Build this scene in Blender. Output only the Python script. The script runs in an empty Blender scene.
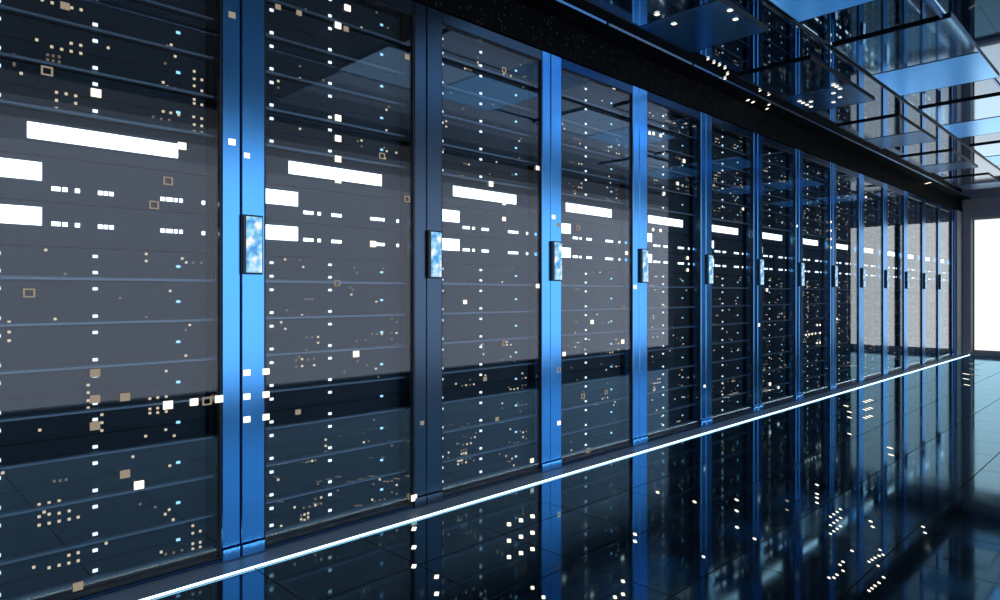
import bpy, math, random
from mathutils import Vector
random.seed(7)
sc = bpy.context.scene
COL = sc.collection

# ------------------------------------------------------------------ camera / survey geometry
F = 661.0                      # focal length in pixels of a 1000 px wide frame
VX, VY = 1173.0, 294.5         # where the row of racks vanishes
TH = math.atan((VX-500.0)/F); CT, ST = math.cos(TH), math.sin(TH)
CAMZ = 0.890
D = 2.197                      # camera to the rack fronts
RB, RT = 0.0055, 2.106          # bottom and top of the racks
W = 0.790; S0 = 0.9366         # rack pitch, first joint seen between two racks
NR = 14
END = 11.75                    # far wall
ZC = 2.295                     # ceiling
YW = -2.75                     # wall with the windows across the aisle
XL = -2.6                      # wall behind the camera
SY = 0.076                     # server fronts, behind the glass

def on_plane(px, py, y):
    """photo pixel -> (x along the row, z) on the vertical plane at depth y"""
    d = D+y; u = VX-px
    dep = F*d/(CT*u)
    return (dep-d*ST)/CT, CAMZ+(VY-py)*dep/F
def on_level(px, py, z):
    dep = F*(z-CAMZ)/(VY-py); r = (px-500.0)*dep/F
    return r*ST+dep*CT, -D-r*CT+dep*ST

# ------------------------------------------------------------------ materials
def newmat(name):
    m = bpy.data.materials.new(name); m.use_nodes = True
    nt = m.node_tree; nt.nodes.clear()
    out = nt.nodes.new('ShaderNodeOutputMaterial')
    return m, nt, out
def principled(name, col, rough=.5, metal=0., ior=1.5, tint=None, noise=0., nscale=30., bump=0., spec=.5):
    m, nt, out = newmat(name)
    b = nt.nodes.new('ShaderNodeBsdfPrincipled')
    b.inputs['Base Color'].default_value = (*col, 1)
    b.inputs['Roughness'].default_value = rough
    b.inputs['Metallic'].default_value = metal
    b.inputs['IOR'].default_value = ior; b.inputs['Specular IOR Level'].default_value = spec
    if tint: b.inputs['Specular Tint'].default_value = (*tint, 1)
    if noise or bump:
        tc = nt.nodes.new('ShaderNodeTexCoord')
        n = nt.nodes.new('ShaderNodeTexNoise'); n.inputs['Scale'].default_value = nscale
        n.inputs['Detail'].default_value = 4
        nt.links.new(tc.outputs['Object'], n.inputs['Vector'])
        if noise:
            mr = nt.nodes.new('ShaderNodeMapRange')
            mr.inputs['To Min'].default_value = max(0, rough-noise); mr.inputs['To Max'].default_value = rough+noise
            nt.links.new(n.outputs['Fac'], mr.inputs['Value']); nt.links.new(mr.outputs['Result'], b.inputs['Roughness'])
        if bump:
            bp = nt.nodes.new('ShaderNodeBump'); bp.inputs['Strength'].default_value = bump; bp.inputs['Distance'].default_value = .02
            nt.links.new(n.outputs['Fac'], bp.inputs['Height']); nt.links.new(bp.outputs['Normal'], b.inputs['Normal'])
    nt.links.new(b.outputs['BSDF'], out.inputs['Surface'])
    return m
def emit(name, col, st, sampled=True):
    m, nt, out = newmat(name)
    e = nt.nodes.new('ShaderNodeEmission'); e.inputs['Color'].default_value = (*col, 1); e.inputs['Strength'].default_value = st
    nt.links.new(e.outputs['Emission'], out.inputs['Surface'])
    if not sampled: m.cycles.emission_sampling = 'NONE'
    return m

M = {}
M['blue_metal'] = principled('blue_anodised_metal', (.12, .47, 1.0), .20, 1., noise=.04, nscale=9)
M['grey_metal'] = principled('slate_grey_metal', (.07, .11, .16), .26, 1., noise=.05, nscale=9)
M['rail_metal'] = principled('dark_blue_rail_metal', (.03, .09, .20), .25, 1.)
M['black_metal'] = principled('black_coated_metal', (.010, .013, .018), .42, 0.)
M['chassis'] = principled('server_black_steel', (.010, .020, .030), .5, spec=.15)
M['bezel'] = principled('server_bezel', (.011, .024, .036), .45, spec=.15, noise=.06, nscale=40)
M['lip'] = principled('brushed_steel_lip', (.15, .23, .30), .5, .8)
M['frame_black'] = principled('screen_frame_black', (.006, .012, .02), .3)
M['ledge'] = principled('plinth_grey', (.22, .31, .38), .42, 0.1, noise=.08, nscale=20)
M['wall_dark'] = principled('dark_grey_wall', (.34, .35, .39), .6, bump=.05, nscale=60)
M['wall_black'] = principled('charcoal_wall', (.012, .015, .02), .6)
M['wall_pale'] = principled('blue_grey_sill_wall', (.34, .42, .5), .5)
M['tbar'] = principled('ceiling_tee_bar', (.30, .42, .55), .3, 1.)
M['tbar_blue'] = principled('blue_edge_bar', (.25, .5, .9), .25, 1.)
M['tbar_dark'] = principled('dark_tee_bar', (.03, .04, .05), .35, 1.)
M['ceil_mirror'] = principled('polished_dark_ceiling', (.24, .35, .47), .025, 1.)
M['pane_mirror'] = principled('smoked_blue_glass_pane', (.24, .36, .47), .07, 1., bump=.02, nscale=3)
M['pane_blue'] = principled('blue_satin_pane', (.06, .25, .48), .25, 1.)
M['pane_mirror_light'] = principled('mirror_glass_lightened', (.42, .70, .95), .06, 1., bump=.02, nscale=3)  # lighter copy of the pane: stronger window reflection put into the colour
M['pane_blue_light'] = principled('blue_satin_pane_glow_added', (.22, .62, 1.0), .2, 1.)  # lighter copy of the blue pane, brightness of reflections put into the colour
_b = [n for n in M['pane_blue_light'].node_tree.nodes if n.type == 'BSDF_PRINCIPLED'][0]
_b.inputs['Emission Color'].default_value = (.06, .36, 1.0, 1); _b.inputs['Emission Strength'].default_value = .3  # weak glow added so the pane outshines what it reflects
M['rim'] = principled('bright_panel_rim', (.55, .75, .95), .25, 1.)
M['win'] = emit('overcast_window_light', (.80, .90, 1.10), 1.36)
M['win_far'] = emit('far_window_light', (.95, .99, 1.0), 1.08)
M['win_dim'] = emit('window_fade_low', (.80, .90, 1.10), .22)  # window glow stepped down here and below, fading its upper reflection
M['win_fade'] = emit('window_fade_high', (.80, .90, 1.10), .95)
M['win_mid'] = emit('window_fade_mid', (.80, .90, 1.10), .52)
M['display'] = emit('white_display_light', (.86, .96, 1.0), 3.2)
M['led_white'] = emit('white_led', (.80, .93, 1.0), 1.6, False)
M['led_blue'] = emit('pale_blue_led', (.35, .75, 1.0), 1.3, False)
M['led_warm'] = emit('warm_led', (1.0, .80, .56), .8, False)
M['led_dim'] = emit('dim_warm_led', (1.0, .80, .62), .17, False)
M['sq'] = emit('warm_floating_square', (1.0, .88, .70), 1.9, False)
M['sq_dim'] = emit('dim_floating_square', (1.0, .82, .62), .32, False)
M['strip'] = emit('led_strip_light', (.62, .86, 1.0), 4.5)
def mat_glass():
    m, nt, out = newmat('clear_door_glass')
    tr = nt.nodes.new('ShaderNodeBsdfTransparent'); tr.inputs['Color'].default_value = (.93, .96, .98, 1)
    gl = nt.nodes.new('ShaderNodeBsdfGlossy'); gl.inputs['Roughness'].default_value = 0.0
    gl.inputs['Color'].default_value = (.97, .98, 1.0, 1)
    fr = nt.nodes.new('ShaderNodeFresnel'); geo = nt.nodes.new('ShaderNodeNewGeometry')
    mr = nt.nodes.new('ShaderNodeMapRange')
    mr.inputs['To Min'].default_value = 1.47; mr.inputs['To Max'].default_value = 1/1.47
    nt.links.new(geo.outputs['Backfacing'], mr.inputs['Value']); nt.links.new(mr.outputs['Result'], fr.inputs['IOR'])
    mx = nt.nodes.new('ShaderNodeMixShader')
    nt.links.new(fr.outputs['Fac'], mx.inputs[0]); nt.links.new(tr.outputs[0], mx.inputs[1]); nt.links.new(gl.outputs[0], mx.inputs[2])
    nt.links.new(mx.outputs[0], out.inputs['Surface'])
    return m
M['glass'] = mat_glass()
def mat_screen():
    m, nt, out = newmat('door_screen_picture')
    tc = nt.nodes.new('ShaderNodeTexCoord'); n = nt.nodes.new('ShaderNodeTexNoise')
    n.inputs['Scale'].default_value = 34; n.inputs['Detail'].default_value = 3
    cr = nt.nodes.new('ShaderNodeValToRGB')
    cr.color_ramp.elements[0].position = .36; cr.color_ramp.elements[0].color = (.10, .36, .80, 1)
    cr.color_ramp.elements[1].position = .66; cr.color_ramp.elements[1].color = (1, 1, 1, 1)
    e2 = cr.color_ramp.elements.new(.5); e2.color = (.30, .70, 1.0, 1)
    e = nt.nodes.new('ShaderNodeEmission'); e.inputs['Strength'].default_value = 1.0
    nt.links.new(tc.outputs['Object'], n.inputs['Vector']); nt.links.new(n.outputs['Fac'], cr.inputs['Fac'])
    nt.links.new(cr.outputs['Color'], e.inputs['Color']); nt.links.new(e.outputs[0], out.inputs['Surface'])
    m.cycles.emission_sampling = 'NONE'
    return m
M['screen'] = mat_screen()
def mat_floor():
    m, nt, out = newmat('polished_floor_tiles')
    N = nt.nodes.new; L = nt.links.new
    tc = N('ShaderNodeTexCoord'); sp = N('ShaderNodeSeparateXYZ'); L(tc.outputs['Object'], sp.inputs[0])
    def line(sock, off, pitch, wd):
        a = N('ShaderNodeMath'); a.operation = 'SUBTRACT'; L(sock, a.inputs[0]); a.inputs[1].default_value = off
        p = N('ShaderNodeMath'); p.operation = 'PINGPONG'; L(a.outputs[0], p.inputs[0]); p.inputs[1].default_value = pitch/2
        c = N('ShaderNodeMath'); c.operation = 'LESS_THAN'; L(p.outputs[0], c.inputs[0]); c.inputs[1].default_value = wd/2
        return c.outputs[0]
    lx = line(sp.outputs['X'], S0, .395, .004); ly = line(sp.outputs['Y'], -.105, .352, .005)
    mx = N('ShaderNodeMath'); mx.operation = 'MAXIMUM'; L(lx, mx.inputs[0]); L(ly, mx.inputs[1])
    n = N('ShaderNodeTexNoise'); n.inputs['Scale'].default_value = 3.2; n.inputs['Detail'].default_value = 5
    L(tc.outputs['Object'], n.inputs['Vector'])
    mr = N('ShaderNodeMapRange'); mr.inputs['From Min'].default_value = .35; mr.inputs['From Max'].default_value = .75
    mr.inputs['To Min'].default_value = .035; mr.inputs['To Max'].default_value = .11
    L(n.outputs['Fac'], mr.inputs['Value'])
    df = N('ShaderNodeBsdfDiffuse'); df.inputs['Color'].default_value = (.004, .008, .012, 1)
    gl = N('ShaderNodeBsdfGlossy'); gl.inputs['Color'].default_value = (.46, .79, 1.0, 1)
    L(mr.outputs['Result'], gl.inputs['Roughness'])
    fr = N('ShaderNodeFresnel'); fr.inputs['IOR'].default_value = 1.65
    fm = N('ShaderNodeMath'); fm.operation = 'MULTIPLY'; fm.use_clamp = True; fm.inputs[1].default_value = 1.18
    L(fr.outputs[0], fm.inputs[0])
    b = N('ShaderNodeMixShader'); L(fm.outputs[0], b.inputs[0]); L(df.outputs[0], b.inputs[1]); L(gl.outputs[0], b.inputs[2])
    g = N('ShaderNodeBsdfPrincipled'); g.inputs['Base Color'].default_value = (.002, .003, .004, 1); g.inputs['Roughness'].default_value = .8
    g.inputs['Specular IOR Level'].default_value = .1
    ms = N('ShaderNodeMixShader'); L(mx.outputs[0], ms.inputs[0]); L(b.outputs[0], ms.inputs[1]); L(g.outputs[0], ms.inputs[2])
    L(ms.outputs[0], out.inputs['Surface'])
    return m
M['floor'] = mat_floor()
def mat_perforated():
    m, nt, out = newmat('perforated_black_fascia')
    N = nt.nodes.new; L = nt.links.new
    tc = N('ShaderNodeTexCoord'); v = N('ShaderNodeTexVoronoi'); v.inputs['Scale'].default_value = 46
    L(tc.outputs['Object'], v.inputs['Vector'])
    lt = N('ShaderNodeMath'); lt.operation = 'LESS_THAN'; lt.inputs[1].default_value = .26; L(v.outputs['Distance'], lt.inputs[0])
    sp = N('ShaderNodeSeparateColor'); L(v.outputs['Color'], sp.inputs[0])
    gt = N('ShaderNodeMath'); gt.operation = 'GREATER_THAN'; gt.inputs[1].default_value = .6; L(sp.outputs[0], gt.inputs[0])
    mu = N('ShaderNodeMath'); mu.operation = 'MULTIPLY'; L(lt.outputs[0], mu.inputs[0]); L(gt.outputs[0], mu.inputs[1])
    mc = N('ShaderNodeMix'); mc.data_type = 'RGBA'
    mc.inputs['A'].default_value = (.0012, .002, .003, 1); mc.inputs['B'].default_value = (.03, .034, .04, 1)
    L(mu.outputs[0], mc.inputs['Factor'])
    b = N('ShaderNodeBsdfPrincipled'); b.inputs['Roughness'].default_value = .6; b.inputs['Specular IOR Level'].default_value = .08
    L(mc.outputs['Result'], b.inputs['Base Color']); L(b.outputs[0], out.inputs['Surface'])
    return m
M['fascia'] = mat_perforated()

# ------------------------------------------------------------------ mesh helpers
BV = ((0,0,0),(1,0,0),(1,1,0),(0,1,0),(0,0,1),(1,0,1),(1,1,1),(0,1,1))
BF = ((0,3,2,1),(4,5,6,7),(0,1,5,4),(1,2,6,5),(2,3,7,6),(3,0,4,7))
class MB:
    def __init__(s): s.v = []; s.f = []; s.mi = []; s.mats = []
    def _m(s, mat):
        if mat not in s.mats: s.mats.append(mat)
        return s.mats.index(mat)
    def box(s, x0, x1, y0, y1, z0, z1, mat):
        n = len(s.v); i = s._m(mat)
        for a, b, c in BV: s.v.append((x1 if a else x0, y1 if b else y0, z1 if c else z0))
        for f in BF: s.f.append(tuple(n+k for k in f)); s.mi.append(i)
        return s
    def cbox(s, x0, x1, y0, y1, z0, z1, c, mat):
        """box whose front (-y) edges are chamfered by c, closed"""
        n = len(s.v); i = s._m(mat)
        r0 = [(x0+c, y0, z0+c), (x1-c, y0, z0+c), (x1-c, y0, z1-c), (x0+c, y0, z1-c)]
        r1 = [(x0, y0+c, z0), (x1, y0+c, z0), (x1, y0+c, z1), (x0, y0+c, z1)]
        r2 = [(x0, y1, z0), (x1, y1, z0), (x1, y1, z1), (x0, y1, z1)]
        s.v += r0+r1+r2
        fs = [(0,1,2,3), (11,10,9,8)]
        for k in range(4):
            j = (k+1) % 4
            fs += [(4+k, 4+j, j, k), (8+k, 8+j, 4+j, 4+k)]
        for f in fs: s.f.append(tuple(n+k for k in f)); s.mi.append(i)
        return s
    def prism(s, prof, x0, x1, mat):
        """profile of (y, z) points run along x"""
        n = len(s.v); i = s._m(mat); k = len(prof)
        s.v += [(x0, y, z) for y, z in prof]+[(x1, y, z) for y, z in prof]
        s.f.append(tuple(n+j for j in range(k))); s.mi.append(i)
        s.f.append(tuple(n+k+j for j in reversed(range(k)))); s.mi.append(i)
        for j in range(k):
            q = (j+1) % k
            s.f.append((n+j, n+k+j, n+k+q, n+q)); s.mi.append(i)
        return s
    def mesh(s, name):
        me = bpy.data.meshes.new(name); me.from_pydata(s.v, [], s.f)
        for m in s.mats: me.materials.append(M[m])
        me.polygons.foreach_set('material_index', s.mi)
        me.update(); me.validate()
        return me
def link(name, me, parent=None, loc=(0, 0, 0)):
    o = bpy.data.objects.new(name, me); COL.objects.link(o)
    o.location = loc
    if parent is not None: o.parent = parent
    return o
def thing(name, label, cat, loc=(0, 0, 0), group=None):
    o = bpy.data.objects.new(name, None); o.empty_display_size = .05; COL.objects.link(o)
    o.location = loc; o['label'] = label; o['category'] = cat
    if group: o['group'] = group
    return o
def struct(name, mb):
    o = link(name, mb.mesh(name)); o['kind'] = 'structure'; return o

ORD = ['', 'first', 'second', 'third', 'fourth', 'fifth', 'sixth', 'seventh', 'eighth', 'ninth', 'tenth', 'eleventh',
       'twelfth', 'thirteenth', 'fourteenth', 'fifteenth', 'sixteenth']

# ------------------------------------------------------------------ the room
struct('floor', MB().box(XL-.2, END+.3, YW-.2, 1.4, -.06, 0, 'floor'))
struct('ceiling', MB().box(2.2, END+.3, YW-.2, 1.4, ZC, ZC+.06, 'ceil_mirror').box(XL-.2, 2.2, YW-.2, 1.4, ZC, ZC+.06, 'wall_black'))  # near stretch, out of view, made matte black to darken the post tops
struct('wall_back', MB().box(XL-.2, END+.3, 1.2, 1.4, 0, ZC, 'wall_black'))
struct('wall_left', MB().box(XL-.2, XL, YW, 1.2, 0, ZC, 'wall_black'))
# far wall: opening for a window
FW0, FW1, FZ0, FZ1 = -1.55, -.132, .06, 2.0
w = MB()
w.box(END, END+.2, FW1, 1.2, 0, ZC, 'wall_dark').box(END, END+.2, FW0, FW1, FZ1, ZC, 'wall_dark')
w.box(END, END+.2, FW0, FW1, 0, FZ0, 'wall_dark').box(END, END+.2, YW-.2, FW0, 0, ZC, 'wall_dark')
struct('wall_far', w)
win = struct('window_1', MB().box(END+.09, END+.12, FW0, FW1, FZ0, FZ1, 'win_far'))
fr = MB()
for a, b in ((FW0, FW0+.03), (FW1-.012, FW1), (-.87, -.79)): fr.box(END+.05, END+.088, a, b, FZ0, FZ1, 'wall_black')
fr.box(END+.05, END+.088, FW0+.03, FW1-.012, FZ0, FZ0+.012, 'wall_black').box(END+.05, END+.088, FW0+.03, FW1-.012, FZ1-.012, FZ1, 'wall_black')
o = link('window_frame', fr.mesh('window_frame'), win); o['kind'] = 'structure'
# wall across the aisle: a long window band with its glow stepped down in bands above, to fade the reflections
WX0, WX1, WZ0, WZ1, WZ2 = -2.2, 8.35, .168, 1.86, 2.285
w = MB()
w.box(XL-.2, WX0, YW-.2, YW, 0, ZC, 'wall_black').box(WX1, END+.3, YW-.2, YW, 0, ZC, 'wall_black')
w.box(WX0, WX1, YW-.2, YW, 0, WZ0, 'wall_pale').box(WX0, WX1, YW-.2, YW, WZ2, ZC, 'wall_black')
struct('wall_right', w)
win = struct('window_2', MB().box(WX0, WX1, YW-.12, YW-.09, WZ0, WZ1, 'win').box(WX0, WX1, YW-.12, YW-.09, WZ1, 2.0, 'win_fade').box(WX0, WX1, YW-.12, YW-.09, 2.0, 2.14, 'win_mid').box(WX0, WX1, YW-.12, YW-.09, 2.14, WZ2, 'win_dim'))
# fascia over the racks, ceiling strip, plinth, tee bars
struct('trim_1', MB().box(-.1, END-.01, 0.0, .05, RT+.004, ZC-.001, 'fascia').box(-.1, END-.01, -.135, -.001, ZC-.004, ZC-.0005, 'fascia'))
struct('trim_2', MB().prism([(-.1, 0), (.9, 0), (.9, .0045), (-.098, .0045), (-.1, .003)], -.6, END-.002, 'ledge'))
pieces = MB(); x = .2; k = 0
while x < END-.05:
    e = min(x+.87, END-.02)
    pieces.box(x, e-.02, -.143, -.138, ZC-.006, ZC-.0005, 'tbar_blue' if k % 2 == 0 else 'tbar'); x = e; k += 1
struct('trim_3', pieces)
struct('trim_4', MB().box(.2, END-.02, -.838, -.826, ZC-.009, ZC-.0005, 'tbar_dark'))
struct('trim_5', MB().box(.2, END-.02, -1.386, -1.374, ZC-.009, ZC-.0005, 'tbar_blue'))
# dark end post and filler between the last rack and the far wall
LASTX = S0+(NR-1)*W
struct('trim_6', MB().box(LASTX+.06, LASTX+.16, 0, .08, RB, RT, 'blue_metal').box(LASTX+.165, END-.003, -.02, .1, RB, RT, 'wall_dark'))
struct('trim_7', MB().box(END-.06, END-.003, -.125, -.025, .006, ZC-.013, 'wall_dark'))
# glowing strip along the plinth
st = link('light_strip', MB().prism([(-.1005, .001), (-.1005, .0062), (-.1035, .0062), (-.1048, .004), (-.1048, .001)], -.6, END-.004, 'strip').mesh('light_strip'))
st['label'] = 'thin white glowing light strip running along the floor at the foot of the rack row'; st['category'] = 'light strip'

# ------------------------------------------------------------------ racks
SL0, SL1, SR0, SR1 = .002, .0835, W-.0635, W-.002        # stiles, in rack coordinates
UB = [.0365, .1465, .2775, .4085, .5395, .6705, .8015, .9325, 1.030, 1.159, 1.290, 1.418, 1.548, 1.678, 1.808, 1.938, 2.050]
NU = 16                                              # servers: bases of the stacked units
SX0, SX1 = .094, .702                                # server width inside the rack
def cabinet():
    m = MB()
    m.box(.003, .018, .062, .9, .02, RT-RB-.006, 'black_metal').box(W-.018, W-.003, .062, .9, .02, RT-RB-.006, 'black_metal')
    m.box(.018, W-.018, .885, .9, .02, RT-RB-.006, 'black_metal')
    m.box(.003, W-.003, .062, .9, 0, .02, 'black_metal').box(.003, W-.003, .062, .9, RT-RB-.006, RT-RB-.001, 'black_metal')
    for a, b in ((.040, .052), (W-.056, W-.044)):                     # mounting rails
        m.box(a, b, .13, .15, .02, RT-RB-.006, 'black_metal')
    return m.mesh('cabinet')
ME = {}
ME['cabinet'] = cabinet()
def stile(x0, x1, mat):
    m = MB(); m.cbox(x0, x1, 0, .06, .045, RT-RB-.001, .003, mat)
    m.box(x0+.012, x0+.0135, -.0006, .002, .06, RT-RB-.02, 'black_metal') if False else None
    return m.mesh('frame_post')
for t in ('blue_metal', 'grey_metal'):
    ME['left_'+t] = stile(SL0, SL1, t); ME['right_'+t] = stile(SR0, SR1, t)
    ME['top_'+t] = MB().cbox(SL1, SR0, .002, .06, RT-RB-.052, RT-RB-.001, .003, 'rail_metal' if t == 'blue_metal' else t).mesh('top_rail')
    ME['bottom_'+t] = MB().cbox(SL1, SR0, .004, .06, .001, .014, .003, 'rail_metal' if t == 'blue_metal' else t).mesh('bottom_rail')
    ME['footl_'+t] = MB().cbox(SL0, SL1, -.004, .06, .0005, .043, .003, t).mesh('foot_plate')
    ME['footr_'+t] = MB().cbox(SR0, SR1, -.004, .06, .0005, .043, .003, t).mesh('foot_plate')
ME['glass'] = MB().box(SL1+.005, SR0-.005, .012, .017, .020, RT-RB-.056, 'glass').mesh('glass_door')
gk = MB()  # black strips added for the dark shadow line around the glass
for a, b, c, d in ((SL1+.0005, SL1+.0048, .0145, RT-RB-.0525), (SR0-.0048, SR0-.0005, .0145, RT-RB-.0525), (SL1+.005, SR0-.005, .0145, .0195), (SL1+.005, SR0-.005, RT-RB-.0555, RT-RB-.0525)):
    gk.box(a, b, .0035, .03, c, d, 'black_metal')
ME['shadow_gap'] = gk.mesh('shadow_gap')
HX0 = on_plane(242.6, 245, -.016)[0]-S0; HX1 = on_plane(263.3, 245, -.016)[0]-S0
HZ0, HZ1 = on_plane(254, 274.3, -.016)[1]-RB, on_plane(254, 215, -.016)[1]-RB
ME['handle'] = MB().cbox(HX0, HX1, -.016, -.0005, HZ0, HZ1, .003, 'frame_black').mesh('handle')
ME['screen'] = MB().box(HX0+.0125, HX1-.005, -.0178, -.0161, HZ0+.006, HZ1-.006, 'screen').mesh('screen')

# warm dots of one rack, surveyed from the nearest one
DOTS = [(42,0),(52,3),(71.5,8),(81,10),(36.6,40),(51.6,47),(61.5,49.5),(71,43.5),(71,51.5),(80.6,45.5),(80.6,53.5),(108,48),(21,73.5),
(47.5,55),(53,56),(59,57),(47.5,60),(53,61),(59,62),(53,65.5),(59,66.5),(14,55),(14,60),(14,65),(56.3,92.5),(66,94),(75.5,96),(75.5,103.5),(56.3,100.5),(56.3,108.5),(56.3,116.7),(60.7,117),(65.7,118),(71,118.8),
(167,47),(171,45),(175,56.5),(165,63.6),(194,71.5),(194,79),(194,86),(194,96),(194,103.5),(201.6,80),(201.6,91),(201.6,105),
(163,82.5),(167,87),(175,89),(182.6,90),(163,111.5),(170.6,113),(178.5,115),(153,117),(161,119),(169,120),(193.5,117),(201.5,118.7),(194,124.7),(201.5,126),(194,131.7),(201.5,133),(194,138.5),
(20.5,156.5),(103,159),(125,165.5),(46,168),(51,180.6),(45.6,225),(45.6,233),(45.6,241),(45.6,249.5),(137.5,245.6),(146,253.5),(146,261),(182,258.5),(186,262.5),(193,262.7),(201,262.7),
(65,274),(170,291),(120,298),(55,319),(9,324),(9,332),(9,340.6),(146,317),(189.5,323),(204.5,344),(185.6,330),(185.6,355.6),(166,371),(88,385),(88,392.6),(88,400.5),(88,408.6),
(101.7,414.6),(101.7,422.6),(101.7,430.4),(149.7,398.6),(149.7,405.7),(149.7,413),(157.5,397.5),(157.5,405),(157.5,412.5),(166,396.5),(166,411.4),(39.6,430),(165.6,429.6),(145.5,436),(174,435.6),
(132.7,456.6),(169.6,465.6),(2.6,472.7),(54,481),(60,480.5),(66,479.5),(39,508),(44,511.5),(49,506),(59,504.5),(49,514),(59,513),(69,510.7),(39,516.5),(39,525),(49,523),(59,521),(69,519),(78,517),(106,542),(207.5,473),
(165,514),(169,509.5),(173,519.5),(140,504),(155,507),(192.6,525.6),(192.6,533),(192.6,543.5),(192.6,551),(192.6,558),(200,531),(200,542),(200,549),(200,556),(207.5,529),(207.5,547),
(161,551.8),(165.5,554),(173.5,552.5),(181.7,550),(140.5,568),(153,565),(161,562.7),(68.7,555),(78,552.5),(78,560.5),(49,567.5),(59,565),(68.7,562.8),(33.6,567)]
DIMS = {(47.5,55),(53,56),(59,57),(47.5,60),(53,61),(59,62),(53,65.5),(59,66.5),(14,55),(14,60),(14,65),(165,63.6),(175,89),(182.6,90),(153,117),(161,119),(169,120),
(193,262.7),(201,262.7),(65,274),(120,298),(146,317),(185.6,330),(54,481),(60,480.5),(66,479.5),(140,504),(155,507),(165.5,554),(173.5,552.5),(181.7,550),(140.5,568),(60.7,117),(65.7,118),(71,118.8)}
slots = [[] for _ in range(NU)]
R0 = S0-W
for p in DOTS:
    s, z = on_plane(p[0], p[1], SY)
    k = sum(1 for b in UB if z >= b)-1
    if 0 <= k < NU and SX0+.01 < s-R0 < SX1-.01:
        slots[k].append((s-R0, min(max(z-UB[k], .012), UB[k+1]-UB[k]-.010), p in DIMS))
DSP = {}                                                 # lit fields, in rack coordinates: (x0,x1,z0,z1)
def fld(x0, x1, yt, yb, s_min=None):
    a, zt = on_plane(x0, yt, SY); b, _ = on_plane(x1, yt, SY); _, zb = on_plane(x0, yb, SY)
    return a-R0, b-R0, zt, zb
big = fld(27, 177.5, 121.5, 137.7)
s2 = fld(10, 41.5, 159, 177.5); s3 = fld(10, 41.5, 205.5, 223.5)
zp2 = on_plane(57, 189, SY)[1]; zp3 = on_plane(57, 224, SY)[1]
def sx(px, py): return on_plane(px, py, SY)[0]-R0
KB, K2, K3 = 10, 9, 8
PIPS = [(51,60.5),(61.7,67.7),(74.5,80),(97.5,102.7),(103.3,108),(108.6,113.7),(160,165),(165.6,172.7),(173.5,177.5),(178.7,182.6),(201.3,205)]
pips = []
for a, b in PIPS:
    sa, _ = on_plane(a+.45, 190, SY); sb, _ = on_plane(b-.45, 190, SY)
    if sb-R0 < SX1: pips.append((sa-R0, sb-R0))

def chassis_mesh(kind, h):
    m = MB()
    m.box(SX0, SX1, .012, .52, 0, h, 'chassis')
    m.box(SX0+.018, SX1, .004, .012, .001, h*.47, 'bezel')
    if kind == 'plain':
        m.box(SX0+.018, SX1, .004, .012, h*.47+.0022, h-.002, 'bezel')
    else:
        m.box(SX0+.018, SX1, .004, .012, h*.47, h-.002, 'bezel')
    m.box(SX0, SX0+.016, .001, .012, .001, h-.002, 'bezel')          # left ear
    for z in (.018, h-.02): m.box(SX0+.005, SX0+.011, -.0008, .001, z, z+.006, 'lip')
    if kind == 'vent':
        for q in range(26):
            xx = SX0+.16+q*.0075
            m.box(xx, xx+.004, .0025, .004, .02, .028, 'chassis')
    return m.mesh('chassis')
CH = {}
def chassis(kind, k):
    h = round(UB[k+1]-UB[k]-.003, 4)
    if (kind, h) not in CH: CH[kind, h] = chassis_mesh(kind, h)
    return CH[kind, h]
LIP = MB().prism([(-.016, .0), (.003, .0), (.003, .010), (-.010, .011), (-.016, .007)], SX0-.004, .722, 'lip').mesh('front_lip')
LW = MB().box(-.0065, .0065, 0, .004, -.0045, .0045, 'led_white').mesh('indicator_light')
LB = MB().box(-.006, .006, 0, .004, -.004, .004, 'led_blue').mesh('indicator_light')
DW = MB().box(-.0036, .0036, 0, .004, -.0036, .0036, 'led_warm').mesh('port_light')
DD = MB().box(-.0034, .0034, 0, .004, -.0034, .0034, 'led_dim').mesh('port_light')
BIGP = MB().box(big[0], big[1], -.001, .0039, 0, big[2]-big[3], 'display').mesh('display_panel')
SMP = MB().box(SX0+.008, s2[1], -.001, .0039, 0, s2[2]-s2[3], 'display').mesh('display_panel')
PIP = [MB().box(a, b, -.0005, .0039, -.006, .006, 'display').mesh('activity_light') for a, b in pips]
LEDX = {'l': on_plane(271.3, 294, SY)[0]-S0, 'm': sx(95, 294), 'r': sx(178, 294)}

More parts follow.
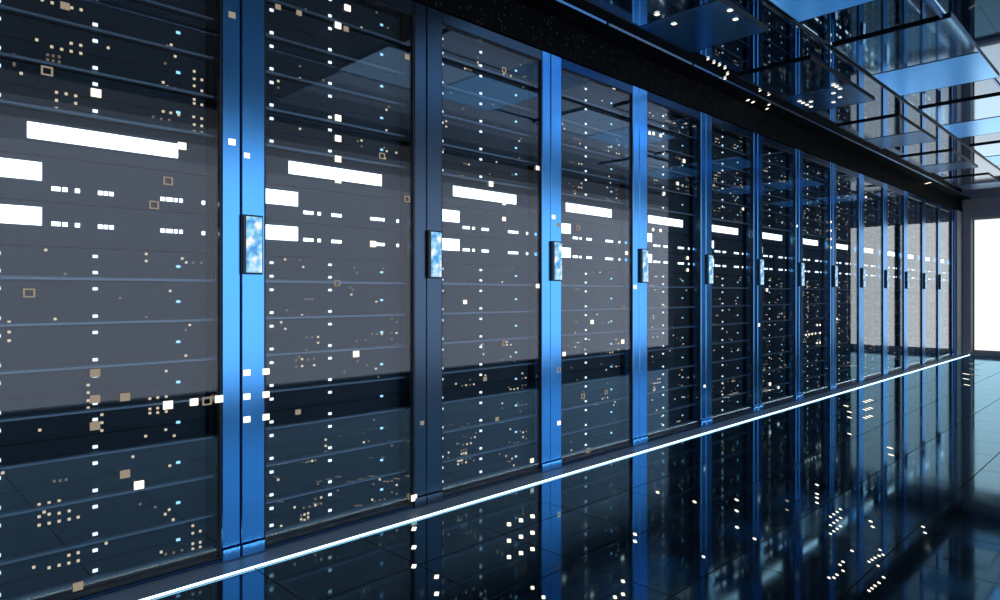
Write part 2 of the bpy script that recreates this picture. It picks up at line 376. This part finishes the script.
racks = []
for i in range(NR):
    x0 = S0+(i-1)*W
    frame = {}
    lt = 'grey_metal' if i == 2 else 'blue_metal'       # left post, rails
    rt = 'grey_metal' if i == 1 else 'blue_metal'
    if i == 0: lab = 'tall black server rack at the left edge of the photo, its door widest'
    elif i == 1: lab = 'tall server rack right of the widest blue posts, grey post on its right'
    elif i == 2: lab = 'tall server rack with a slate grey left post carrying the screen handle'
    elif i < 12: lab = 'tall black server rack with blue door posts, %s of the row from the left' % ORD[i+1]
    elif i == 12: lab = 'black server rack with blue door posts, next to last before the far window'
    else: lab = 'last black server rack of the row, beside the far window wall'
    r = thing('server_rack', lab, 'server rack', (x0, 0, RB), 'server racks in the long row')
    link('cabinet', ME['cabinet'], r)
    link('frame_post', ME['left_'+lt], r); link('frame_post', ME['right_'+rt], r)
    link('top_rail', ME['top_'+('grey_metal' if i in (1, 2) else 'blue_metal')], r)
    link('bottom_rail', ME['bottom_'+('grey_metal' if i == 2 else 'blue_metal')], r)
    link('foot_plate', ME['footl_'+lt], r); link('foot_plate', ME['footr_'+rt], r)
    g = link('glass_door', ME['glass'], r)
    link('shadow_gap', ME['shadow_gap'], g)
    h = link('handle', ME['handle'], r); h['label'] = 'black framed screen handle'
    link('screen', ME['screen'], h)
    racks.append(r)
    perm = list(range(NU))
    if i:
        rng = random.Random(100+i); rng.shuffle(perm)
    else: rng = random.Random(99)
    for k in range(NU):
        rn = 'the rack %s from the left' % ORD[i+1] if i else 'the leftmost rack'
        up = 'bottom' if k == 0 else 'top' if k == NU-1 else ORD[k+1]+' from bottom'
        if k == KB: lab = 'server with one long white lit bar, in '+rn
        elif k == K2: lab = 'server with short white panel under the long bar, in '+rn
        elif k == K3: lab = 'server with the lower short white panel, in '+rn
        else: lab = 'dark server with dot lights, %s of %s' % (up, rn)
        sv = thing('rack_server', lab, 'server', (x0, SY-.004, UB[k]), 'servers in the glass door racks')
        lit = k in (KB, K2, K3)
        link('chassis', chassis('solid' if lit else 'vent' if k % 4 == 1 else 'plain', k), sv)
        if not lit: link('front_lip', LIP, sv)
        dots = []
        if k == KB:
            p = link('display_panel', BIGP, sv, (0, 0, big[3]-UB[k])); p['label'] = 'long white lit bar'
        if k in (K2, K3):
            z = s2[3] if k == K2 else s3[3]
            p = link('display_panel', SMP, sv, (0, 0, z-UB[k])); p['label'] = 'short white lit panel'
            zz = (zp2 if k == K2 else zp3)-UB[k]
            for q in PIP: link('activity_light', q, sv, (0, 0, zz))
        if not lit:
            for c in 'lm':
                for dz in (.0235, UB[k+1]-UB[k]-.0255): dots.append((LW, LEDX[c], dz, 'indicator_light'))
            dots.append((LB, LEDX['r'], (UB[k+1]-UB[k])/2, 'indicator_light'))
        for dx, dz, dim in slots[perm[k]]:
            dz = min(dz, UB[k+1]-UB[k]-.012)
            if lit and (dx < .26 or dx > big[0]): continue
            if i and rng.random() < .18: continue
            bright = not dim
            if i: bright = rng.random() < .42
            dots.append((DW if bright else DD, dx, dz, 'port_light'))
        if not lit and i and rng.random() < .6:                      # stray single lights
            for _ in range(rng.randint(1, 3)): dots.append((DW if rng.random() < .4 else DD, rng.uniform(.13, .69), rng.uniform(.02, UB[k+1]-UB[k]-.015), 'port_light'))
        if i < 6:
            for me, dx, dz, nm in dots: link(nm, me, sv, (dx, -.0002, dz))
        elif dots:
            m = MB()
            for me, dx, dz, nm in dots:
                a = .0045; mt = {LW: 'led_white', LB: 'led_blue', DW: 'led_warm', DD: 'led_dim'}[me]
                m.box(dx-a, dx+a, -.0002, .0038, dz-.0037, dz+.0037, mt)
            o = link('indicator_light', m.mesh('indicator_light'), sv)
# floating glowing squares, placed against the doors and posts
SQ = {'w': MB().box(-.5, .5, -.002, 0, -.5, .5, 'sq').mesh('floating_square'), 'd': MB().box(-.5, .5, -.002, 0, -.5, .5, 'sq_dim').mesh('floating_square')}
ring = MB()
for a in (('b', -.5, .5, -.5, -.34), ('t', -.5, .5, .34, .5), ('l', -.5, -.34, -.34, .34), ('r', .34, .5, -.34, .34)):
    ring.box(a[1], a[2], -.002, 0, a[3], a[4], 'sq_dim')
SQ['o'] = ring.mesh('floating_square_outline')
SQUARES = '''96 93 w 8,65 6 d 7,47 71 o 9,182 146 w 7,154 205 o 8,168 181 o 8,95 373 d 8,95 399 d 8,95 426 d 8,125 397 d 8,168 405 w 8,194 402 w 7,
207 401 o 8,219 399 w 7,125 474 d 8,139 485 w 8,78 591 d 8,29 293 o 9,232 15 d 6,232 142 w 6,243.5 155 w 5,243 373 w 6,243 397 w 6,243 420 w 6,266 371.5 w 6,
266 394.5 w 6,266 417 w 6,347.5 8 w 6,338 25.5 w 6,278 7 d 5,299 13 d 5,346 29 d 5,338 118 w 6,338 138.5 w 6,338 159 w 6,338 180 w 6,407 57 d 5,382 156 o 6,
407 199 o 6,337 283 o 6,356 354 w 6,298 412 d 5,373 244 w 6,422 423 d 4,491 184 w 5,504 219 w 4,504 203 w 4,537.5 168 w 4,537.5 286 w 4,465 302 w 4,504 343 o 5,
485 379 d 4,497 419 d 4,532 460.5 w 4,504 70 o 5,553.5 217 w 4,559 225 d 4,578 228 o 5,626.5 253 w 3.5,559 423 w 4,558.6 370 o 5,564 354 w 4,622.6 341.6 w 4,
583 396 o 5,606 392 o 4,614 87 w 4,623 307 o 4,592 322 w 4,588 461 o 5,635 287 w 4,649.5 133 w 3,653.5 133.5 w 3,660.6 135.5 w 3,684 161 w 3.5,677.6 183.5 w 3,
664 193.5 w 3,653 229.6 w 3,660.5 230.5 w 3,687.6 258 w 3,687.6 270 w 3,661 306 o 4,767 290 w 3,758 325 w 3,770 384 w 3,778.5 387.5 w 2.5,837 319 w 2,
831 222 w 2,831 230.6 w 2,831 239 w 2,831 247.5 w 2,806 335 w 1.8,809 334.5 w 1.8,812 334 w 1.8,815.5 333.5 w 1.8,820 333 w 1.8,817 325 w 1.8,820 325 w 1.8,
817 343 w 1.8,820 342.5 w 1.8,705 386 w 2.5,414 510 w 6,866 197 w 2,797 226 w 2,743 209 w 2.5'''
for ent in SQUARES.replace('\n', '').split(','):
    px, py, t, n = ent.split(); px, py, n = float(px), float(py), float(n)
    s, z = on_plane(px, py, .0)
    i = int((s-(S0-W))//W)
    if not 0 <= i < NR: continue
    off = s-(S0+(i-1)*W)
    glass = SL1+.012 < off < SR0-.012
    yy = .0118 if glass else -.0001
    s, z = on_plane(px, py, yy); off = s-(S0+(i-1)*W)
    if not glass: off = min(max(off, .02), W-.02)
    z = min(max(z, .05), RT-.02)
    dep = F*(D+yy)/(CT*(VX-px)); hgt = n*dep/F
    o = link('floating_square_outline' if t == 'o' else 'floating_square', SQ[t], racks[i], (off, yy, z-RB))
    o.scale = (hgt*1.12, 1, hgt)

# ------------------------------------------------------------------ ceiling panels
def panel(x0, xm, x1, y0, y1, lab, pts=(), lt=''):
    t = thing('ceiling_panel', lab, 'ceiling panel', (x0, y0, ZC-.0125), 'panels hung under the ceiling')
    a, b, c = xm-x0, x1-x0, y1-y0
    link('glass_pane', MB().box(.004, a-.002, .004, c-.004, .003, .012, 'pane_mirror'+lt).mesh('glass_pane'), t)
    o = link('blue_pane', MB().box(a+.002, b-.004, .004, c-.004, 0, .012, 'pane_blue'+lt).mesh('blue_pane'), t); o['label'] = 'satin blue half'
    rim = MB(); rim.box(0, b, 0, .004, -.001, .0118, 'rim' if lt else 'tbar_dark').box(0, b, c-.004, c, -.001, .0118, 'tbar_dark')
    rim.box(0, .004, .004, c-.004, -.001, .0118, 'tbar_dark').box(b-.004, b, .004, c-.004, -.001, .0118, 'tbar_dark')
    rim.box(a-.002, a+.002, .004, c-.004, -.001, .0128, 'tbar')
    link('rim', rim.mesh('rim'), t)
    for px, py in pts:
        x, y = on_level(px, py, ZC-.0125)
        if x0+.01 < x < x1-.01 and y0+.01 < y < y1-.01:
            q = link('floating_square', CL, t, (x-x0, y-y0, -.0016))
    return t
CL = MB().box(-.011, .011, -.011, .011, -.002, 0, 'sq').mesh('floating_square')  # floating glowing squares, set against the panel undersides
PTS = [(657,14),(674,23.5),(730,10),(735.5,19),(811,101.5),(799.6,101),(803,102.7),(807,104.5),(811,106.5),(833.5,85),(836.5,86.5),(840,88.5),(833.5,93),(840,97),(833.5,102),(868,105),(875,108)]
PN = ['nearest', 'second', 'third', 'fourth', 'fifth']
for n in range(-1, 4):
    e0 = 5.245+1.79*n
    panel(e0-1.2, e0-.52, e0, -.698, -.245, '%s dark and blue ceiling panel of the row beside the racks' % PN[n+1], PTS)
    e1 = 5.25+1.79*n
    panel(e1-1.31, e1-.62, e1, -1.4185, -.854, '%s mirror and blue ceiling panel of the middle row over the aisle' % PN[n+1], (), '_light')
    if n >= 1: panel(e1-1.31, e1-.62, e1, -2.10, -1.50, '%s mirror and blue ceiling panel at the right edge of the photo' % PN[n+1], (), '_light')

def cluster(name, lab, cat, pts, z, size, mesh, group):  # floating squares of light
    q = [on_level(px, py, z) for px, py in pts]
    cx, cy = q[0]
    t = thing(name, lab, cat, (cx, cy, z), group)
    for (x, y), (px, py) in zip(q, pts):
        o = link('floating_square', mesh, t, (x-cx, y-cy, 0))
        dep = F*abs(z-CAMZ)/abs(VY-py)
        a = size*dep/F
        o.rotation_euler = (0, 0, TH-math.pi/2)
        o.scale = (a*.72, .55*size*dep*dep/(F*abs(z-CAMZ)), 1)
SQC = MB().box(-.5, .5, -.5, .5, -.003, 0, 'sq').mesh('floating_square')
SQF = MB().box(-.5, .5, -.5, .5, 0, .002, 'sq').mesh('floating_square')
SQFD = MB().box(-.5, .5, -.5, .5, 0, .002, 'sq_dim').mesh('floating_square')
G = 'floating glowing squares placed under the ceiling'
cluster('floating_squares_ceiling', 'bent line of six warm floating squares on the ceiling beside the nearest blue panel', 'floating square', [(708,59),(714,62.5),(719.5,65),(725,68),(727.5,74),(725,78.5)], ZC-.0045, 2.4, SQC, G)
cluster('floating_squares_ceiling', 'tight cluster of five bright warm floating squares above the sixth rack', 'floating square', [(748,100),(753,102),(743,108.5),(748,110.5),(753,112.7)], ZC-.0045, 2.6, SQC, G)
cluster('floating_squares_ceiling', 'four loose warm floating squares on the ceiling edge above the seventh rack', 'floating square', [(760,90.5),(769,94.6),(769,104.5),(767,108.7)], ZC-.0065, 2.1, SQC, G)
cluster('floating_squares_ceiling', 'pair of warm floating squares at the far end of the ceiling edge', 'floating square', [(928,183),(927.5,188.6)], ZC-.0045, 2.4, SQC, G)
G = 'floating glowing squares laid on the floor tiles'
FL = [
('grid of nine bright warm floating squares on the floor before the third rack', [(509+dx, 524.5+16.4*r-dy) for r in range(3) for dx, dy in ((0,0),(12,4),(23.5,8))], 5.5, SQF),
('column of three warm floating squares just below the strip by the grey post', [(414,529),(414,547.5),(414,566.5)], 5.8, SQF),
('two warm floating squares at the lower edge right of the three light column', [(436.6,577),(436.6,594)], 5.8, SQF),
('two warm floating squares at the lower edge below the nine light grid', [(532.5,588),(543.5,597.5)], 4.6, SQF),
('three warm floating squares at the lower edge left of the fourth post reflection', [(623,581.5),(623,594.5),(615,597.5)], 4.3, SQF),
('two touching warm floating squares on the fourth post reflection', [(635,534.5),(635,541.5)], 4, SQF),
('single warm floating square just right of the fourth post reflection', [(657.6,492.5)], 3.2, SQF),
('single warm floating square left of the fifth post reflection', [(694.5,502)], 3.4, SQF),
('column of three warm floating squares below the sixth rack', [(736.6,500),(736.6,511),(737,527.5)], 3.2, SQF),
('pair of dim floating squares below the seventh rack', [(787,501),(787,510)], 2.6, SQFD),
('single warm floating square on the sixth post reflection', [(754.5,539)], 3, SQF),
('single pale floating square low on the fifth post reflection', [(703.5,557)], 3, SQF),
('column of four warm floating squares beside the eighth post reflection', [(817,485),(817,494),(817,498),(817,503)], 2.4, SQF),
('slanted grid of twelve small warm floating squares below the eighth post', [(830.5+dx, 517+8.5*r-dx*.75) for r in range(3) for dx in (0,3.3,6.6,10)], 2, SQF),
('small slanted group of warm floating squares below the slanted grid', [(829,578),(834,578),(837,575),(843,571),(840,565),(843,562)], 2.4, SQF),
('two warm floating squares stacked right of the slanted grid', [(870.6,521.6),(872.7,527)], 2.6, SQF),
('single warm floating square between the tile joint and the slanted grid', [(852,551)], 2.4, SQF),
('rising row of warm floating squares along the dark tile joint', [(869,562),(872,560),(875,558),(879,556),(883,555),(880,550),(878,566)], 2.2, SQF),
('second rising row of warm floating squares below the dark tile joint', [(869,591),(872,588.6),(875,586),(879,583),(883.6,577.6)], 2.4, SQF),
('two warm floating squares beside the dark joint at right', [(923,527),(925,533)], 2.2, SQF),
('nine tiny pale floating squares in a grid below the far strip', [(865+dx, 402+8*r-dx*.35) for r in range(3) for dx in (0,3,5.8)], 2, SQF),
('three dim floating squares before the far pillar', [(974,364),(974,369.5),(974,375)], 2.6, SQFD),
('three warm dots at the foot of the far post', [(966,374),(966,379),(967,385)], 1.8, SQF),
('column of warm floating squares just below the ninth rack', [(846,406),(849.5,412),(849.5,417.5),(849.5,434)], 2.2, SQF),
('two pale slanting floating squares below the far racks', [(890,448),(891,455)], 3, SQF),
]
for lab, pts, n, me in FL: cluster('floating_squares_floor', lab, 'floor light', pts, .0, n, me, G)

# ------------------------------------------------------------------ world and camera
wd = bpy.data.worlds.new('World'); sc.world = wd; wd.use_nodes = True
wd.node_tree.nodes['Background'].inputs[0].default_value = (.02, .03, .05, 1)
wd.node_tree.nodes['Background'].inputs[1].default_value = .5
cam = bpy.data.cameras.new('Camera'); co = bpy.data.objects.new('Camera', cam); COL.objects.link(co)
cam.sensor_fit = 'HORIZONTAL'; cam.sensor_width = 36; cam.lens = 36*F/1000.0
cam.shift_y = -(300-VY)/1000.0
cam.clip_start = .01; cam.clip_end = 100
co.location = (0, -D, CAMZ); co.rotation_euler = (math.pi/2, 0, TH-math.pi/2)
sc.camera = co
sc.view_settings.view_transform = 'Standard'; sc.view_settings.look = 'None'
sc.view_settings.gamma = 1; sc.view_settings.exposure = 0; sc.view_settings.use_curve_mapping = False
cy = sc.cycles
cy.max_bounces = 14; cy.glossy_bounces = 8; cy.transparent_max_bounces = 24; cy.transmission_bounces = 8; cy.diffuse_bounces = 3
cy.use_denoising = True
try: cy.denoiser = 'OPENIMAGEDENOISE'
except Exception: pass
cy.caustics_reflective = True
cy.sample_clamp_indirect = 6
